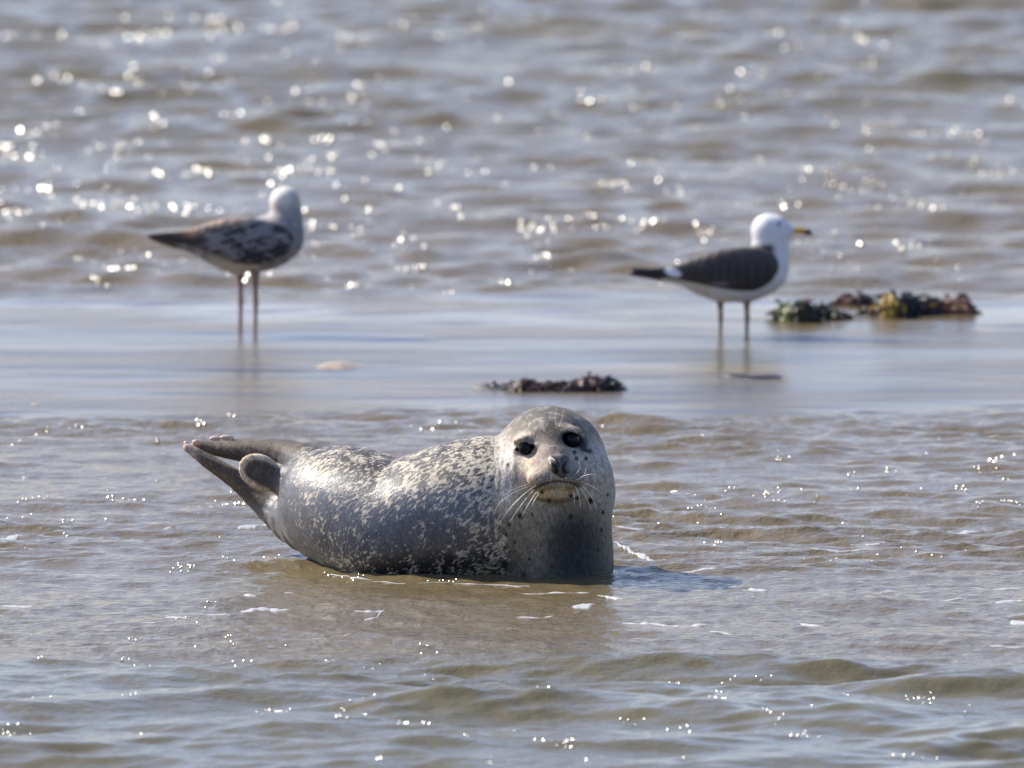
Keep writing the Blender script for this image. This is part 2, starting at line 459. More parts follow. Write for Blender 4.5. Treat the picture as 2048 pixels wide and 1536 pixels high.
# ------------------------------------------------------------------ seal
def C(px, py, Y, r):
    p = P(px, py, Y); return (p[0], p[1], p[2], r)
def X_(px): return (px - 1024) / 820.0
def build_seal():
    F = Field((-.86, 27.50, -.085), (.31, 28.56, .445), .0042)
    # trunk
    trunk = [(X_(1085), 27.90, .135, .160), (X_(1040), 27.90, .145, .172), (X_(980), 27.91, .150, .182), (X_(900), 27.93, .128, .182),
             (X_(800), 27.96, .094, .172), (X_(740), 28.00, .116, .165), (X_(700), 28.04, .134, .158), (X_(668), 28.08, .140, .149)]
    F.chain(trunk, .03, sub=8)
    # chest and neck column, skull
    col = [(X_(1107), 27.90, -.05, .152), (X_(1106), 27.895, .05, .150), (X_(1105), 27.89, .13, .1455), (X_(1104), 27.885, .20, .149),
           (X_(1103), 27.885, .240, .1455), (X_(1101), 27.885, .272, .1345)]
    F.chain(col, .022, sub=2)
    F.ell((X_(1101), 27.885, .272), (.132, .130, .131), .02)
    # face
    a = P(1098, 885, 27.80); b = P(1110, 918, 27.735)
    F.chain([(*a, .052), (*b, .040)], .04)
    F.ell(P(1112, 945, 27.752), (.068, .085, .050), .035)
    F.ell(P(1086, 957, 27.697), (.040, .036, .029), .010)
    F.ell(P(1145, 955, 27.697), (.039, .036, .029), .010)
    F.ell(P(1115, 930, 27.690), (.027, .030, .022), .012)
    F.ell(P(1113, 985, 27.735), (.052, .052, .024), .02)          # chin
    F.ell(P(1042, 960, 27.80), (.062, .06, .06), .04)             # cheeks
    F.ell(P(1178, 952, 27.80), (.058, .06, .06), .04)
    F.ell(P(1186, 985, 27.86), (.050, .10, .060), .03)
    F.ell(P(1050, 878, 27.775), (.030, .016, .012), .02, rot=.25) # brows
    F.ell(P(1143, 860, 27.770), (.030, .016, .011), .02, rot=-.25)
    F.ell(P(1053, 900, 27.745), (.024, .022, .014), .02, 'sub')   # eye hollows
    F.ell(P(1146, 882, 27.740), (.026, .024, .019), .02, 'sub')
    # hind flippers
    F.chain([C(374, 895, 28.30, .0105), C(417, 923, 28.29, .0185), C(455, 947, 28.28, .0225), C(492, 974, 28.27, .028), C(527, 1003, 28.25, .034), C(562, 1030, 28.22, .046), C(610, 1040, 28.15, .08)], .012, sub=2)
    F.chain([C(430, 930, 28.33, .010), C(470, 955, 28.31, .018), C(520, 995, 28.28, .026), C(575, 1010, 28.24, .05)], .02)
    F.chain([C(391, 889, 28.35, .0115), C(432, 897, 28.34, .0195), C(482, 902, 28.32, .0265), C(535, 907, 28.30, .037), C(580, 914, 28.27, .043), C(632, 945, 28.2, .068)], .012, sub=2)
    F.chain([C(428, 885, 28.40, .009), C(500, 892, 28.37, .016), C(560, 905, 28.33, .03)], .012)
    F.ell(P(520, 944, 28.155), (.057, .014, .044), .005, rot=-.5)
    F.chain([C(532, 950, 28.17, .026), C(556, 957, 28.17, .036), C(600, 970, 28.15, .07)], .018)
    F.ell(P(520, 945, 28.134), (.044, .012, .031), .010, 'sub', rot=-.5)
    V, Q = F.mesh(7)
    N = normals(V, Q)
    px, py = project(V)
    near = (N[:, 1] < .15)
    def pt(cx, cy, a, b, ang=0.0):
        u = px - cx; v = py - cy; ca, sa = math.cos(ang), math.sin(ang)
        return np.sqrt(((u * ca + v * sa) / a) ** 2 + ((-u * sa + v * ca) / b) ** 2)
    def seg(pts, w):
        d = np.full(len(V), 1e9)
        for (x0, y0), (x1, y1) in zip(pts[:-1], pts[1:]):
            L = (x1 - x0) ** 2 + (y1 - y0) ** 2
            t = np.clip(((px - x0) * (x1 - x0) + (py - y0) * (y1 - y0)) / L, 0, 1)
            d = np.minimum(d, np.hypot(px - x0 - t * (x1 - x0), py - y0 - t * (y1 - y0)))
        return d / w
    face = near & (V[:, 1] < 27.86)
    # eyelids and openings
    off = np.zeros(len(V))
    eL = pt(1052, 896.5, 16.5, 6.6, -.24); eR = pt(1143, 879.5, 18, 13.6, .38)
    for e, lid in ((eL, .0045), (eR, .003)):
        off += face * (-.020 * (1 - sstep(.75, 1.05, e)) + lid * np.exp(-((e - 1.32) / .24) ** 2))
    # mouth crease, philtrum, nose bridge
    mouth = [(1069, 980), (1082, 973), (1097, 967), (1115, 964), (1136, 966), (1150, 970), (1157, 975)]
    off += face * -.005 * np.exp(-seg(mouth, 3.2) ** 2)
    off += face * -.004 * np.exp(-seg([(1116, 946), (1115, 962)], 3) ** 2)
    off += face * -.003 * np.exp(-seg([(1076, 1001), (1113, 1005), (1150, 999)], 4) ** 2)
    # folds of skin at the neck and root of the tail
    off += near * -.004 * np.exp(-seg([(985, 960), (992, 1010), (1000, 1060), (1003, 1110)], 5) ** 2)
    off += near * -.0025 * np.exp(-seg([(553, 925), (546, 955), (552, 985)], 3.5) ** 2)
    off += near * -.0015 * np.exp(-seg([(563, 935), (560, 955), (566, 980)], 3) ** 2)
    off += .0022 * (fbm(V[:, 0] * 16, V[:, 1] * 16, V[:, 2] * 16, seed=4) - .5) * (~face)
    tl = (1 - sstep(540, 600, px)) * near
    off += tl * -.0016 * sstep(.50, .78, fbm((py - .45 * px) / 6.0, (px + .45 * py) / 70.0, seed=71))
    V = V + N * off[:, None]
    # ---- coat colours (albedo)
    lin = lambda r, g, b: np.array([(c / 255) ** 2.2 for c in (r, g, b)])
    nz = fbm(V[:, 0] * 30, V[:, 1] * 30, V[:, 2] * 30, seed=8)
    nz2 = fbm(V[:, 0] * 70, V[:, 1] * 70, V[:, 2] * 40, seed=18)
    base = np.tile(np.array([.085, .092, .108]), (len(V), 1)) * (.75 + .5 * nz)[:, None]
    fleck = np.zeros(len(V))
    def blend(m, c):
        nonlocal base
        m = np.clip(m, 0, 1)[:, None]; base = base * (1 - m) + np.array(c) * m
    X, Y, Z = V.T
    # fleck density along the trunk: many on the back, fewer on the flank, many near the shoulder and low down
    fleck = .46 + .26 * sstep(.14, .24, Z) * (1 - sstep(.26, .33, Z) * .35) + .16 * (1 - sstep(.0, .08, Z))
    fleck += .22 * sstep(880, 990, px) + .30 * (fbm(X * 9, Y * 9, Z * 9, seed=40) - .5)
    fleck *= sstep(540, 620, px)
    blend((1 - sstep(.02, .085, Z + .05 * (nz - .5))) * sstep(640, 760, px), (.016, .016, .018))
    blend(sstep(.20, .26, Z + .06 * (nz - .5)) * .7, (.030, .028, .026))
    # neck / chest: pale
    edge = 990 + 46 * (vnoise(px / 5, py / 22, seed=3) - .5) + 26 * (nz - .5) + 14 * sstep(1000, 1100, py) - 8 * sstep(880, 830, py)
    head = sstep(-9, 9, px - edge) * (py < 1400)
    chest = np.array([.270, .238, .178])
    blend(head, chest)
    fleck = fleck * (1 - head) + head * .62 * (1 - sstep(1000, 1040, px)) * sstep(985, 1020, py)
    blend(head * (1 - sstep(990, 1050, px + 40 * (nz - .5))) * sstep(990, 1030, py) * .6, (.075, .07, .062))
    blend(head * (nz > .62) * .35, (.20, .17, .12))
    side = head * sstep(1150, 1200, px) * (1 - sstep(1010, 1060, py))
    blend(side * .7, (.33, .325, .32))
    blend(head * (1 - sstep(975, 1010, py)) * .8, (.35, .31, .25))
    blend(face * np.exp(-pt(1058, 930, 26, 34) ** 4) * .8, (.47, .39, .28))
    # top of head
    crown = head * (1 - sstep(838, 905, py + 18 * (nz - .5) + .0025 * (px - 1100) ** 2 * .6))
    blend(crown * .95, np.array([.100, .092, .078]))
    blend(head * np.exp(-pt(1098, 866, 36, 34) ** 2) * .8, (.10, .082, .066))
    blend(head * (nz2 > .6) * (py < 915) * .4, (.30, .275, .24))
    # pale fur beside the left eye down to the cheek, sunlight painted in, with darker streaks
    blend(head * np.exp(-pt(1008, 945, 24, 68) ** 4) * .95, (.76, .68, .57))
    st = vnoise(px / 6, py / 34, seed=9)
    blend(head * np.exp(-pt(1012, 945, 26, 66) ** 4) * (st > .62) * .6, (.17, .14, .11))
    blend(face * np.exp(-seg([(1030, 930), (1033, 958)], 5) ** 2) * .75, (.07, .06, .05))
    # muzzle
    blend(face * np.exp(-pt(1072, 945, 30, 30) ** 4) * .6, (.42, .34, .24))
    blend(face * np.exp(-pt(1085, 955, 30, 20) ** 4) * .55, (.38, .31, .23))
    blend(face * np.exp(-pt(1146, 955, 28, 22) ** 4) * .5, (.25, .235, .22))
    blend(face * np.exp(-pt(1075, 922, 15, 20, .2) ** 4) * .55, (.155, .115, .105))
    blend(face * np.exp(-pt(1105, 905, 26, 15) ** 4) * .5, (.19, .145, .13))
    blend(face * np.exp(-pt(1105, 986, 46, 13) ** 4) * .8, (.42, .32, .17))
    blend(face * np.exp(-pt(1105, 898, 30, 17) ** 4) * .5, (.13, .095, .085))
    blend(face * np.exp(-pt(1150, 945, 24, 26) ** 4) * .55, (.15, .145, .145))
    blend(face * np.exp(-pt(1082, 966, 28, 9) ** 2) * .5, (.12, .095, .07))
    for (wx, wy, sg) in ((1088, 958, -1), (1145, 956, 1)):
        for rr_ in range(4):
            for qq in range(5):
                x_, y_ = wx + sg * (qq * 6.2 - 10) , wy - 12 + rr_ * 6.5 + abs(qq - 1) * 1.2
                blend(face * np.exp(-pt(x_, y_, 1.9, 1.9) ** 2) * .75, (.035, .028, .025))
    whisk = face & (pt(1085, 960, 32, 18) < 1) & (np.sin(px * .9) * np.sin(py * 1.0 + px * .2) > .55)
    blend(whisk * .5, (.08, .06, .05))
    whisk = face & (pt(1148, 955, 26, 18) < 1) & (np.sin(px * .9) * np.sin(py * 1.0 - px * .2) > .55)
    blend(whisk * .5, (.07, .065, .07))
    blend(face * np.exp(-pt(1073, 901, 16, 7, -.3) ** 4) * .6, (.34, .27, .19))
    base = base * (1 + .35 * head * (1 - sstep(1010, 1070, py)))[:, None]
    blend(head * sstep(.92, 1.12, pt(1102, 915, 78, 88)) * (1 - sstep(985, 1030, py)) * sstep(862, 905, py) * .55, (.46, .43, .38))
    blend(head * (1 - sstep(850, 905, py + 16 * (nz - .5))) * .62, (.115, .102, .082))
    blend(head * (py < 880) * (nz2 > .57) * .35, (.36, .33, .28))
    blend(face * np.exp(-pt(1100, 874, 42, 30) ** 4) * .60, (.13, .108, .085))
    blend(face * np.exp(-pt(1110, 920, 42, 26) ** 4) * .42, (.19, .150, .120))
    blend(face * (nz2 > .58) * (pt(1105, 880, 60, 55) < 1) * .30, (.42, .38, .33))
    # pale brows and dark rims
    blend(face * np.exp(-seg([(1030, 881), (1042, 871), (1058, 867)], 6) ** 2) * .85, (.62, .52, .37))
    blend(face * np.exp(-seg([(1126, 859), (1140, 854), (1154, 860)], 5.5) ** 2) * .9, (.62, .52, .36))
    for e, k_ in ((eL, 1.22), (eR, 1.12)):
        blend(face * (1 - sstep(k_, k_ + .28, e)), (.012, .011, .011))
    blend(face * np.exp(-pt(1164, 888, 13, 15, .6) ** 4), (.018, .022, .030))
    blend(face * np.exp(-seg([(1158, 890), (1168, 899), (1180, 903)], 5) ** 2), (.018, .020, .026))
    blend(face * np.exp(-seg([(1036, 905), (1030, 912)], 5) ** 2) * .7, (.05, .05, .05))
    blend(face * np.exp(-seg([(1045, 909), (1062, 905)], 3) ** 2) * .6, (.36, .33, .30))
    blend(face * np.exp(-seg(mouth, 3.0) ** 2) * .85, (.020, .014, .010))
    blend(face * np.exp(-seg([(1085, 980), (1115, 976), (1145, 979)], 5) ** 2) * .35, (.10, .06, .025))
    blend(face * np.exp(-seg([(1076, 1001), (1095, 1003), (1113, 1006), (1150, 999)], 3) ** 2) * .45, (.10, .06, .03))
    for (x, y, r) in [(1098, 1002, 5), (1040, 1032, 6), (1064, 1028, 3), (1141, 1034, 5), (1181, 1002, 6), (1206, 1025, 4), (1018, 1048, 4), (1059, 1118, 3.5),
                      (1009, 1130, 8), (1048, 1150, 6), (1102, 1132, 4), (1156, 1128, 6), (1172, 917, 4), (1149, 905, 4), (1153, 917, 4), (1005, 1095, 5), (1012, 1070, 4),
                      (1215, 990, 3), (1142, 992, 4), (1155, 996, 4), (1084, 984, 4), (1016, 930, 4), (1203, 1060, 4), (1196, 1100, 4), (1030, 1085, 3)]:
        blend((near & (px > 990)) * (1 - sstep(.6, 1.15, pt(x, y, r, r * 1.25))), (.022, .018, .015))
    # wet fur low on the chest, then the chest's shade painted in dark
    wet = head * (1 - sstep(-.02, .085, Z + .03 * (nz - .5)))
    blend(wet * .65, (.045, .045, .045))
    chest_shade = np.exp(-pt(1148, 1096, 62, 88) ** 4)
    blend(head * chest_shade * .94, (.022, .024, .028))
    # flippers: brown-grey short fur, pale rims
    tail = (1 - sstep(528, 572, px + (py - 950) * .10 + 30 * (nz - .5))) * (1 - .75 * sstep(985, 1030, py))
    farfl = near * 0 + ((px < 640) & (py < 905) & (Y > 28.2)) * sstep(650, 600, px)
    tail = np.maximum(tail, farfl * .8)
    blend(tail, np.array([.105, .083, .062]))
    blend(tail * (nz2 - .3) * .8, (.17, .14, .105))
    rimd = seg([(556, 926), (532, 914), (507, 911), (489, 919), (481, 937), (484, 953), (495, 965), (512, 975), (532, 984)], 8)
    rim = np.exp(-rimd ** 4) * (Y < 28.176)
    blend(rim * .95, (.75, .60, .42))
    blend(tail * sstep(404, 385, px), (.55, .40, .31))
    blend(tail * np.exp(-seg([(385, 901), (434, 919), (470, 937)], 3.5) ** 2) * .75, (.36, .28, .18))
    blend(tail * np.exp(-seg([(402, 927), (449, 953), (481, 977)], 3) ** 2) * .4, (.26, .20, .13))
    fleck *= 1 - tail
    wetn = np.clip(1 - sstep(.0, .2, Z) * .5, 0, 1)
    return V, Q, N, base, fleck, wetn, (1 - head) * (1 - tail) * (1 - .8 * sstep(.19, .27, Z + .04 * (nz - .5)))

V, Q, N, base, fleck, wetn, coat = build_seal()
t = NT('seal_fur')
pm = t.pos_rs((0, .75, 0), (.48, 1, 1))
fl = t.attr('fleck')
n1 = t.noise(pm, 132, 3, .6)
n2 = t.noise(t.pos_rs((0, .8, 0), (.42, 1, 1)), 230, 2, .6)
low = t.noise(t.pos((1, 1, .8), (0, .5, 0)), 34, 2, .5)
nn = t.math('MULTIPLY_ADD', n2, .30, n1)
nn = t.math('MULTIPLY_ADD', t.math('SUBTRACT', low, .5), .50, nn)
thr = t.math('MULTIPLY_ADD', fl, -.36, .915)
fm = t.ramp(t.math('SUBTRACT', nn, thr), -.06, .09)
fm = t.math('MULTIPLY', fm, t.ramp(fl, .02, .15))
blot = t.noise(t.pos((1, 1, .7), (0, .5, 0)), 26, 3)
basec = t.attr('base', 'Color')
fine_n = t.ramp(t.noise(t.pos((1, 1, .3), (0, .35, 0)), 240, 3, .7), .3, .7)
basec = t.mix(t.math('MULTIPLY', fine_n, .75), basec, t.n('ShaderNodeVectorMath', _operation='SCALE', i0=basec, Scale=.35).outputs[0])
pale = t.mix(t.noise(t.pos(), 75), (.22, .19, .13), (.60, .54, .43))
colr = t.mix(fm, basec, pale)
mott = t.n('ShaderNodeMapRange', i0=t.noise(t.pos_rs((0, .4, 0), (1, 1, .6)), 100, 3, .7), i1=.3, i2=.7, i3=.62, i4=1.30).outputs[0]
colr = t.n('ShaderNodeVectorMath', _operation='SCALE', i0=colr, Scale=mott).outputs[0]
bp = t.n('ShaderNodeBump', Strength=.28, Distance=.003, Height=t.math('MULTIPLY_ADD', n2, .8, t.math('MULTIPLY', fine_n, .6)))
t.setb(Base__Color=colr, Normal=bp.outputs[0], Specular__IOR__Level=t.math('MULTIPLY_ADD', t.attr('coat'), .38, .20), Sheen__Weight=.10, Sheen__Roughness=.4)
t.b.inputs['Sheen Tint'].default_value = (.9, .85, .75, 1)
rg = t.n('ShaderNodeMapRange', i0=t.attr('coat'), i1=0.0, i2=1.0, i3=.62, i4=.37)
t.link(rg.outputs[0], t.b.inputs['Roughness'])
M_fur = t.m
M_eye = simple('wet_black_eye', (.003, .003, .005), .12, .16)
M_whisker = simple('pale_whisker', (.75, .68, .55), .35, .5)
M_claw = simple('pink_claw_skin', (.50, .36, .28), .5, .5, .2, 80)

seal_org = (X_(1000), 27.95, 0.0)
seal = tag(empty('seal', seal_org), 'spotted grey seal lying in the shallow water with head up and hind flippers raised', 'seal')
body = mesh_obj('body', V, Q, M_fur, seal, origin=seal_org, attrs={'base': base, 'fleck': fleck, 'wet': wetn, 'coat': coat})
bvh = BVHTree.FromPolygons([tuple(v) for v in V], [tuple(q) for q in Q.tolist()])
def hit(px, py):
    d = Vector(ray(px, py)).normalized()
    h = bvh.ray_cast(Vector((0, 0, CAM_H)), d)
    return (np.array(h[0]), np.array(h[1])) if h[0] is not None else (P(px, py, 27.8), np.array([0, -1, 0]))
for (ex, ey, r, back, rim_pts) in ((1052, 896, .0200, .0015, [(1034, 899), (1070, 891), (1052, 884), (1053, 906)]),
                                   (1143, 879, .0190, .003, [(1124, 876), (1163, 884), (1143, 861), (1142, 898)])):
    yy = np.mean([hit(a, b)[0][1] for a, b in rim_pts])
    c = P(ex, ey, yy + r * .50 + back)
    v_, f_ = uv_ball(c, (r, r, r), 32, 20)
    mesh_obj('eye', v_, f_, M_eye, seal, origin=c)
# nose: a dense little pad with its two slanting nostrils pressed in
def nose_pad():
    out = [(1095, 916), (1103, 911), (1115, 912), (1127, 910), (1137, 914), (1140, 925), (1139, 938), (1135, 950), (1128, 956), (1121, 955), (1115, 951), (1108, 947), (1101, 940), (1096, 929)]
    out = np.array(out, float); cc = out.mean(0); out = cc + (out - cc) * 1.08; n0 = len(out)
    ang = np.linspace(0, n0, 70, endpoint=False)
    i0 = ang.astype(int); fr = (ang - i0)[:, None]
    ring = out[i0 % n0] * (1 - fr) + out[(i0 + 1) % n0] * fr
    slits = [[(1101, 919), (1107, 926), (1112, 936), (1113, 944)], [(1135, 918), (1128, 926), (1126, 937), (1129, 946), (1134, 948)], [(1104, 916), (1116, 919), (1130, 915)], [(1116, 919), (1117, 932)]]
    def sd(x, y, pl):
        d = 1e9
        for (x0, y0), (x1, y1) in zip(pl[:-1], pl[1:]):
            L = (x1 - x0) ** 2 + (y1 - y0) ** 2; q = min(1, max(0, ((x - x0) * (x1 - x0) + (y - y0) * (y1 - y0)) / L))
            d = min(d, math.hypot(x - x0 - q * (x1 - x0), y - y0 - q * (y1 - y0)))
        return d
    V_, F_, B_ = [], [], []; R_ = 13; n = len(ring)
    for k in range(R_ + 1):
        s_ = 1 - k / R_ * .98
        for (x, y) in ring:
            qx, qy = cc[0] + (x - cc[0]) * s_, cc[1] + (y - cc[1]) * s_
            ds = [sd(qx, qy, pl) for pl in slits]
            dep = -.003 + .0105 * min(1, (1 - s_) * 3.2) ** .6
            dep -= .0060 * math.exp(-(min(ds[:2]) / 2.6) ** 2) + .002 * math.exp(-(ds[3] / 2.5) ** 2)
            V_.append(P(qx, qy, hit(qx, qy)[0][1] - dep))
            c_ = np.array([.055, .052, .056])
            if qx < 1103: c_ = c_ * .3 + np.array([.20, .165, .12]) * .7
            c_ = c_ + np.array([.05, .055, .07]) * math.exp(-(((qx - 1121) / 5) ** 2 + ((qy - 936) / 9) ** 2))  # grey-blue highlight painted into the nose colour
            m_ = max(math.exp(-(min(ds[:2]) / 4.8) ** 4), .9 * math.exp(-(min(ds[2:]) / 3.6) ** 4))
            B_.append(c_ * (1 - m_) + np.array([.004, .004, .005]) * m_)
    for k in range(R_):
        for j in range(n): F_.append((k * n + j, (k + 1) * n + j, (k + 1) * n + (j + 1) % n, k * n + (j + 1) % n))
    F_.append(tuple(R_ * n + j for j in range(n)))
    return V_, F_, np.array(B_)
v_, f_, b_ = nose_pad()
t = NT('wet_nose_skin')
t.setb(Base__Color=t.attr('base', 'Color'), Roughness=.42, Specular__IOR__Level=.4, Normal=t.n('ShaderNodeBump', Strength=.4, Distance=.001, Height=t.noise(t.pos(), 700)).outputs[0])
mesh_obj('nose', v_, f_, t.m, seal, origin=seal_org, attrs={'base': b_})
# whiskers and brow hairs
W = [((1062, 972), (1010, 985), (990, 1020)), ((1066, 976), (1025, 1000), (1002, 1043)), ((1070, 977), (1040, 1010), (1017, 1048)), ((1076, 980), (1055, 1010), (1043, 1033)),
     ((1058, 968), (1030, 975), (1005, 992)), ((1080, 984), (1068, 1000), (1062, 1015)), ((1073, 970), (1040, 990), (1012, 1030)),
     ((1150, 972), (1160, 990), (1161, 1016)), ((1157, 972), (1175, 990), (1182, 1022)), ((1162, 970), (1183, 985), (1194, 1018)), ((1152, 960), (1172, 955), (1172, 935)),
     ((1150, 950), (1165, 935), (1158, 925)), ((1165, 965), (1190, 972), (1207, 990)), ((1145, 978), (1150, 992), (1148, 1010)), ((1160, 955), (1180, 945), (1195, 950)),
     ((1112, 852), (1111, 835), (1113, 817)), ((1119, 854), (1124, 838), (1127, 820)), ((1081, 862), (1078, 848), (1072, 838))]
for k, (a, b, c) in enumerate(W):
    pa = hit(*a)[0]
    out = .035 if k < 15 else .010
    p0 = pa; p1 = P(b[0], b[1], pa[1] - out); p2 = P(c[0], c[1], pa[1] - out * .7)
    v_, f_ = tube(curve3((p0, p1, p2), 9), np.linspace(.0008, .00035, 9), 5)
    mesh_obj('whisker', v_, f_, M_whisker, seal, origin=seal_org)
# pink claws of the far hind flipper
for (x, y, L_) in ((430, 877, .018), (453, 875, .022), (461, 878, .012), (372, 887, .008), (392, 884, .012)):
    p = P(x, y, 28.38 if x > 400 else 28.33)
    v_, f_ = uv_ball(p, (L_ * .8, .006, .0062), 12, 8)
    mesh_obj('claw', v_, f_, M_claw, seal, origin=seal_org)

# ------------------------------------------------------------------ gulls
def attr_mat(name, rough=.6, bump=.35, sheen=.1, spec=.3, bscale=150):
    t = NT(name)
    c = t.attr('base', 'Color')
    f_ = t.noise(t.pos((.6, 1, 1)), bscale, 3, .6)
    c = t.mix(t.math('MULTIPLY', f_, .5), c, t.n('ShaderNodeVectorMath', _operation='SCALE', i0=c, Scale=.6).outputs[0])
    b = t.n('ShaderNodeBump', Strength=bump, Distance=.003, Height=f_)
    t.setb(Base__Color=c, Normal=b.outputs[0], Roughness=rough, Specular__IOR__Level=spec, Sheen__Weight=sheen)
    return t.m
M_plum = attr_mat('plumage')
M_wing = attr_mat('wing_feathers', .55, .5)
def chain_px(pts, Y, ppm):
    out = []
    for q in pts:
        p = P(q[0], q[1], Y + (q[3] if len(q) > 3 else 0)); out.append((p[0], p[1], p[2], q[2] / ppm))
    return out
def gull(kind, label, foot, bodyc, neck, head, extra, wing, legs, paint, wpaint, leg_col):
    g0 = G(*foot); Y = g0[1]; ppm = FPX / math.hypot(Y, CAM_H)
    root = tag(empty('gull', tuple(g0)), label, 'gull', 'gulls standing in the shallows')
    pts = np.array(chain_px(bodyc + neck + head, Y, ppm))
    lo = pts[:, :3].min(0) - .11; hi = pts[:, :3].max(0) + .11
    F = Field(lo, hi, .0055)
    F.chain(chain_px(bodyc, Y, ppm), .03, sub=3)
    F.chain(chain_px(neck, Y, ppm), .035, sub=2)
    F.chain(chain_px(head, Y, ppm), .02, sub=1)
    for e in extra:
        F.chain(chain_px(e, Y, ppm), .02, sub=1)
    V, Q = F.mesh(4); px, py = project(V); N = normals(V, Q)
    mesh_obj('body', V, Q, M_plum, root, origin=tuple(g0), attrs={'base': paint(px, py, V, N, Y)})
    for sgn in (-1, 1):
        w = [(x, y, r, sgn * d) for x, y, r, d in wing]
        pw = np.array(chain_px(w, Y, ppm))
        F = Field(pw[:, :3].min(0) - .08, pw[:, :3].max(0) + .08, .0045)
        F.chain(pw, .01, sc=(1, 2.6, 1), sub=3, m=.02)
        V, Q = F.mesh(3); px, py = project(V)
        # overlapping feather tiers, a few millimetres deep
        N = normals(V, Q)
        tier = np.sin((px * .22 + py * .75) * .42) ** 2
        V = V + N * (.0006 * tier)[:, None]
        mesh_obj('wing', V, Q, M_wing, root, origin=tuple(g0), attrs={'base': wpaint(px, py, V)})
    for (x, y0, y1, dY) in legs:
        a = P(x, y0, Y + dY); b = P(x, y1, Y + dY); b[2] = -.03
        kn = a * .55 + b * .45; kn[0] += .002
        kn[1] += .006
        pts = [a, a * .75 + kn * .25, a * .3 + kn * .7, kn, kn * .8 + b * .2, kn * .3 + b * .7, b]
        v_, f_ = tube(pts, [.020, .0125, .0070, .0092, .0064, .0060, .0075], 8)
        mesh_obj('leg', v_, f_, leg_col, root, origin=tuple(g0))
    return root, Y, ppm, g0
def full(n, c): return np.tile(np.array(c, float), (n, 1))
def bl(base, m, c):
    m = np.clip(m, 0, 1)[:, None]; return base * (1 - m) + np.array(c) * m
# adult with dark wings, right
def paintR(px, py, V, N, Y):
    b = full(len(V), (.62, .62, .62))
    mant = sstep(485, 494, py) * (1 - sstep(545, 560, py)) * (1 - sstep(1540, 1556, px)) * (N[:, 2] > -.1)
    b = bl(b, mant, (.030, .027, .028))
    b = bl(b, 1 - sstep(1318, 1330, px), (.035, .032, .036))
    b = bl(b, (px < 1420) * (py > 565) * .5, (.50, .42, .33))
    return b
def wpaintR(px, py, V):
    nz = fbm(V[:, 0] * 40, V[:, 1] * 40, V[:, 2] * 90, seed=2)
    b = full(len(V), (.022, .020, .022)) * (.7 + .7 * nz)[:, None]
    ln = np.abs(((py + .16 * px) / 9.0) % 1 - .5)
    b = bl(b, (ln < .10) * .35 * (py > 520), (.13, .12, .12))
    b = bl(b, (1 - sstep(505, 530, py)) * .45, (.12, .095, .082))  # sunlit brownish top painted into the wing colour
    b = bl(b, 1 - sstep(1330, 1350, px), (.012, .012, .014))
    d = np.hypot((px - 1346) / 19, (py - 545 - .25 * (px - 1346)) / 10)
    b = bl(b, (1 - sstep(.6, 1.1, d)) * (1 - .25 * nz), (.80, .82, .85))
    b = bl(b, (1 - sstep(.6, 1.1, np.hypot((px - 1332) / 8, (py - 527) / 8))), (.7, .7, .7))
    b = bl(b, (1 - sstep(.5, 1.2, np.hypot((px - 1440) / 22, (py - 568) / 5))) * .5, (.25, .25, .27))
    return b
M_legR = simple('yellow_grey_leg', (.22, .17, .12), .5, .5, .35, 60)
M_legL = simple('pink_leg', (.23, .14, .115), .5, .5, .3, 60)
M_bill = simple('yellow_bill', (.55, .30, .03), .35, .5, .15, 80)
M_billtip = simple('dark_bill_tip', (.06, .02, .012), .35)
M_darkbill = simple('dark_bill', (.04, .035, .035), .4)
rootR, YR_, ppmR, gR = gull('R', 'white headed gull with a dark grey back and yellow bill beside the seaweed', (1468, 671),
    [(1528, 540, 42), (1495, 552, 52), (1455, 553, 48), (1405, 550, 35), (1360, 548, 22), (1310, 548, 12, 0), (1262, 547, 5)],
    [(1532, 540, 40), (1541, 510, 38), (1541, 480, 35), (1537, 462, 31)],
    [(1536, 460, 30), (1550, 459, 28), (1567, 461, 19), (1580, 461, 11)],
    [[(1395, 565, 20), (1430, 585, 16), (1450, 590, 12)]],
    [(1526, 532, 32, -.058), (1500, 538, 44, -.066), (1450, 538, 40, -.064), (1395, 540, 27, -.046), (1345, 545, 14, -.026), (1300, 544, 8, -.014), (1266, 538, 4, -.006)],
    [(1440, 592, 668, .02), (1493, 592, 672, -.02)], paintR, wpaintR, M_legR)
def lathe_px(pts, Y, ppm, zs=1.0, ys=.7, seg=10):
    """solid along pixel stations (x, y, half height)"""
    V_ = []; F_ = []; n = len(pts)
    for (x, y, r) in pts:
        c = P(x, y, Y); R = r / ppm
        for k in range(seg):
            a = 2 * math.pi * k / seg; V_.append(c + np.array([0, R * ys * math.cos(a), R * zs * math.sin(a)]))
    for i in range(n - 1):
        for k in range(seg):
            F_.append((i * seg + k, (i + 1) * seg + k, (i + 1) * seg + (k + 1) % seg, i * seg + (k + 1) % seg))
    F_.append(tuple(range(seg))); F_.append(tuple((n - 1) * seg + k for k in range(seg))[::-1])
    return V_, F_
v_, f_ = lathe_px([(1572, 461, 10), (1585, 461, 7.5), (1600, 461, 6.5), (1610, 462.5, 7)], YR_, ppmR)
bill = mesh_obj('bill', v_, f_, M_bill, rootR, origin=tuple(gR))
v_, f_ = lathe_px([(1610, 462.5, 7.2), (1618, 464, 6.5), (1623, 466.5, 4.0), (1625, 469, 1.5)], YR_, ppmR)
mesh_obj('bill_tip', v_, f_, M_billtip, bill, origin=tuple(gR)).location = (0, 0, 0)
for sgn in (-1, 1):
    c = P(1557, 449, YR_ + sgn * .036)
    v_, f_ = uv_ball(c, .0062, 12, 8)
    mesh_obj('eye', v_, f_, M_eye, rootR, origin=tuple(c))
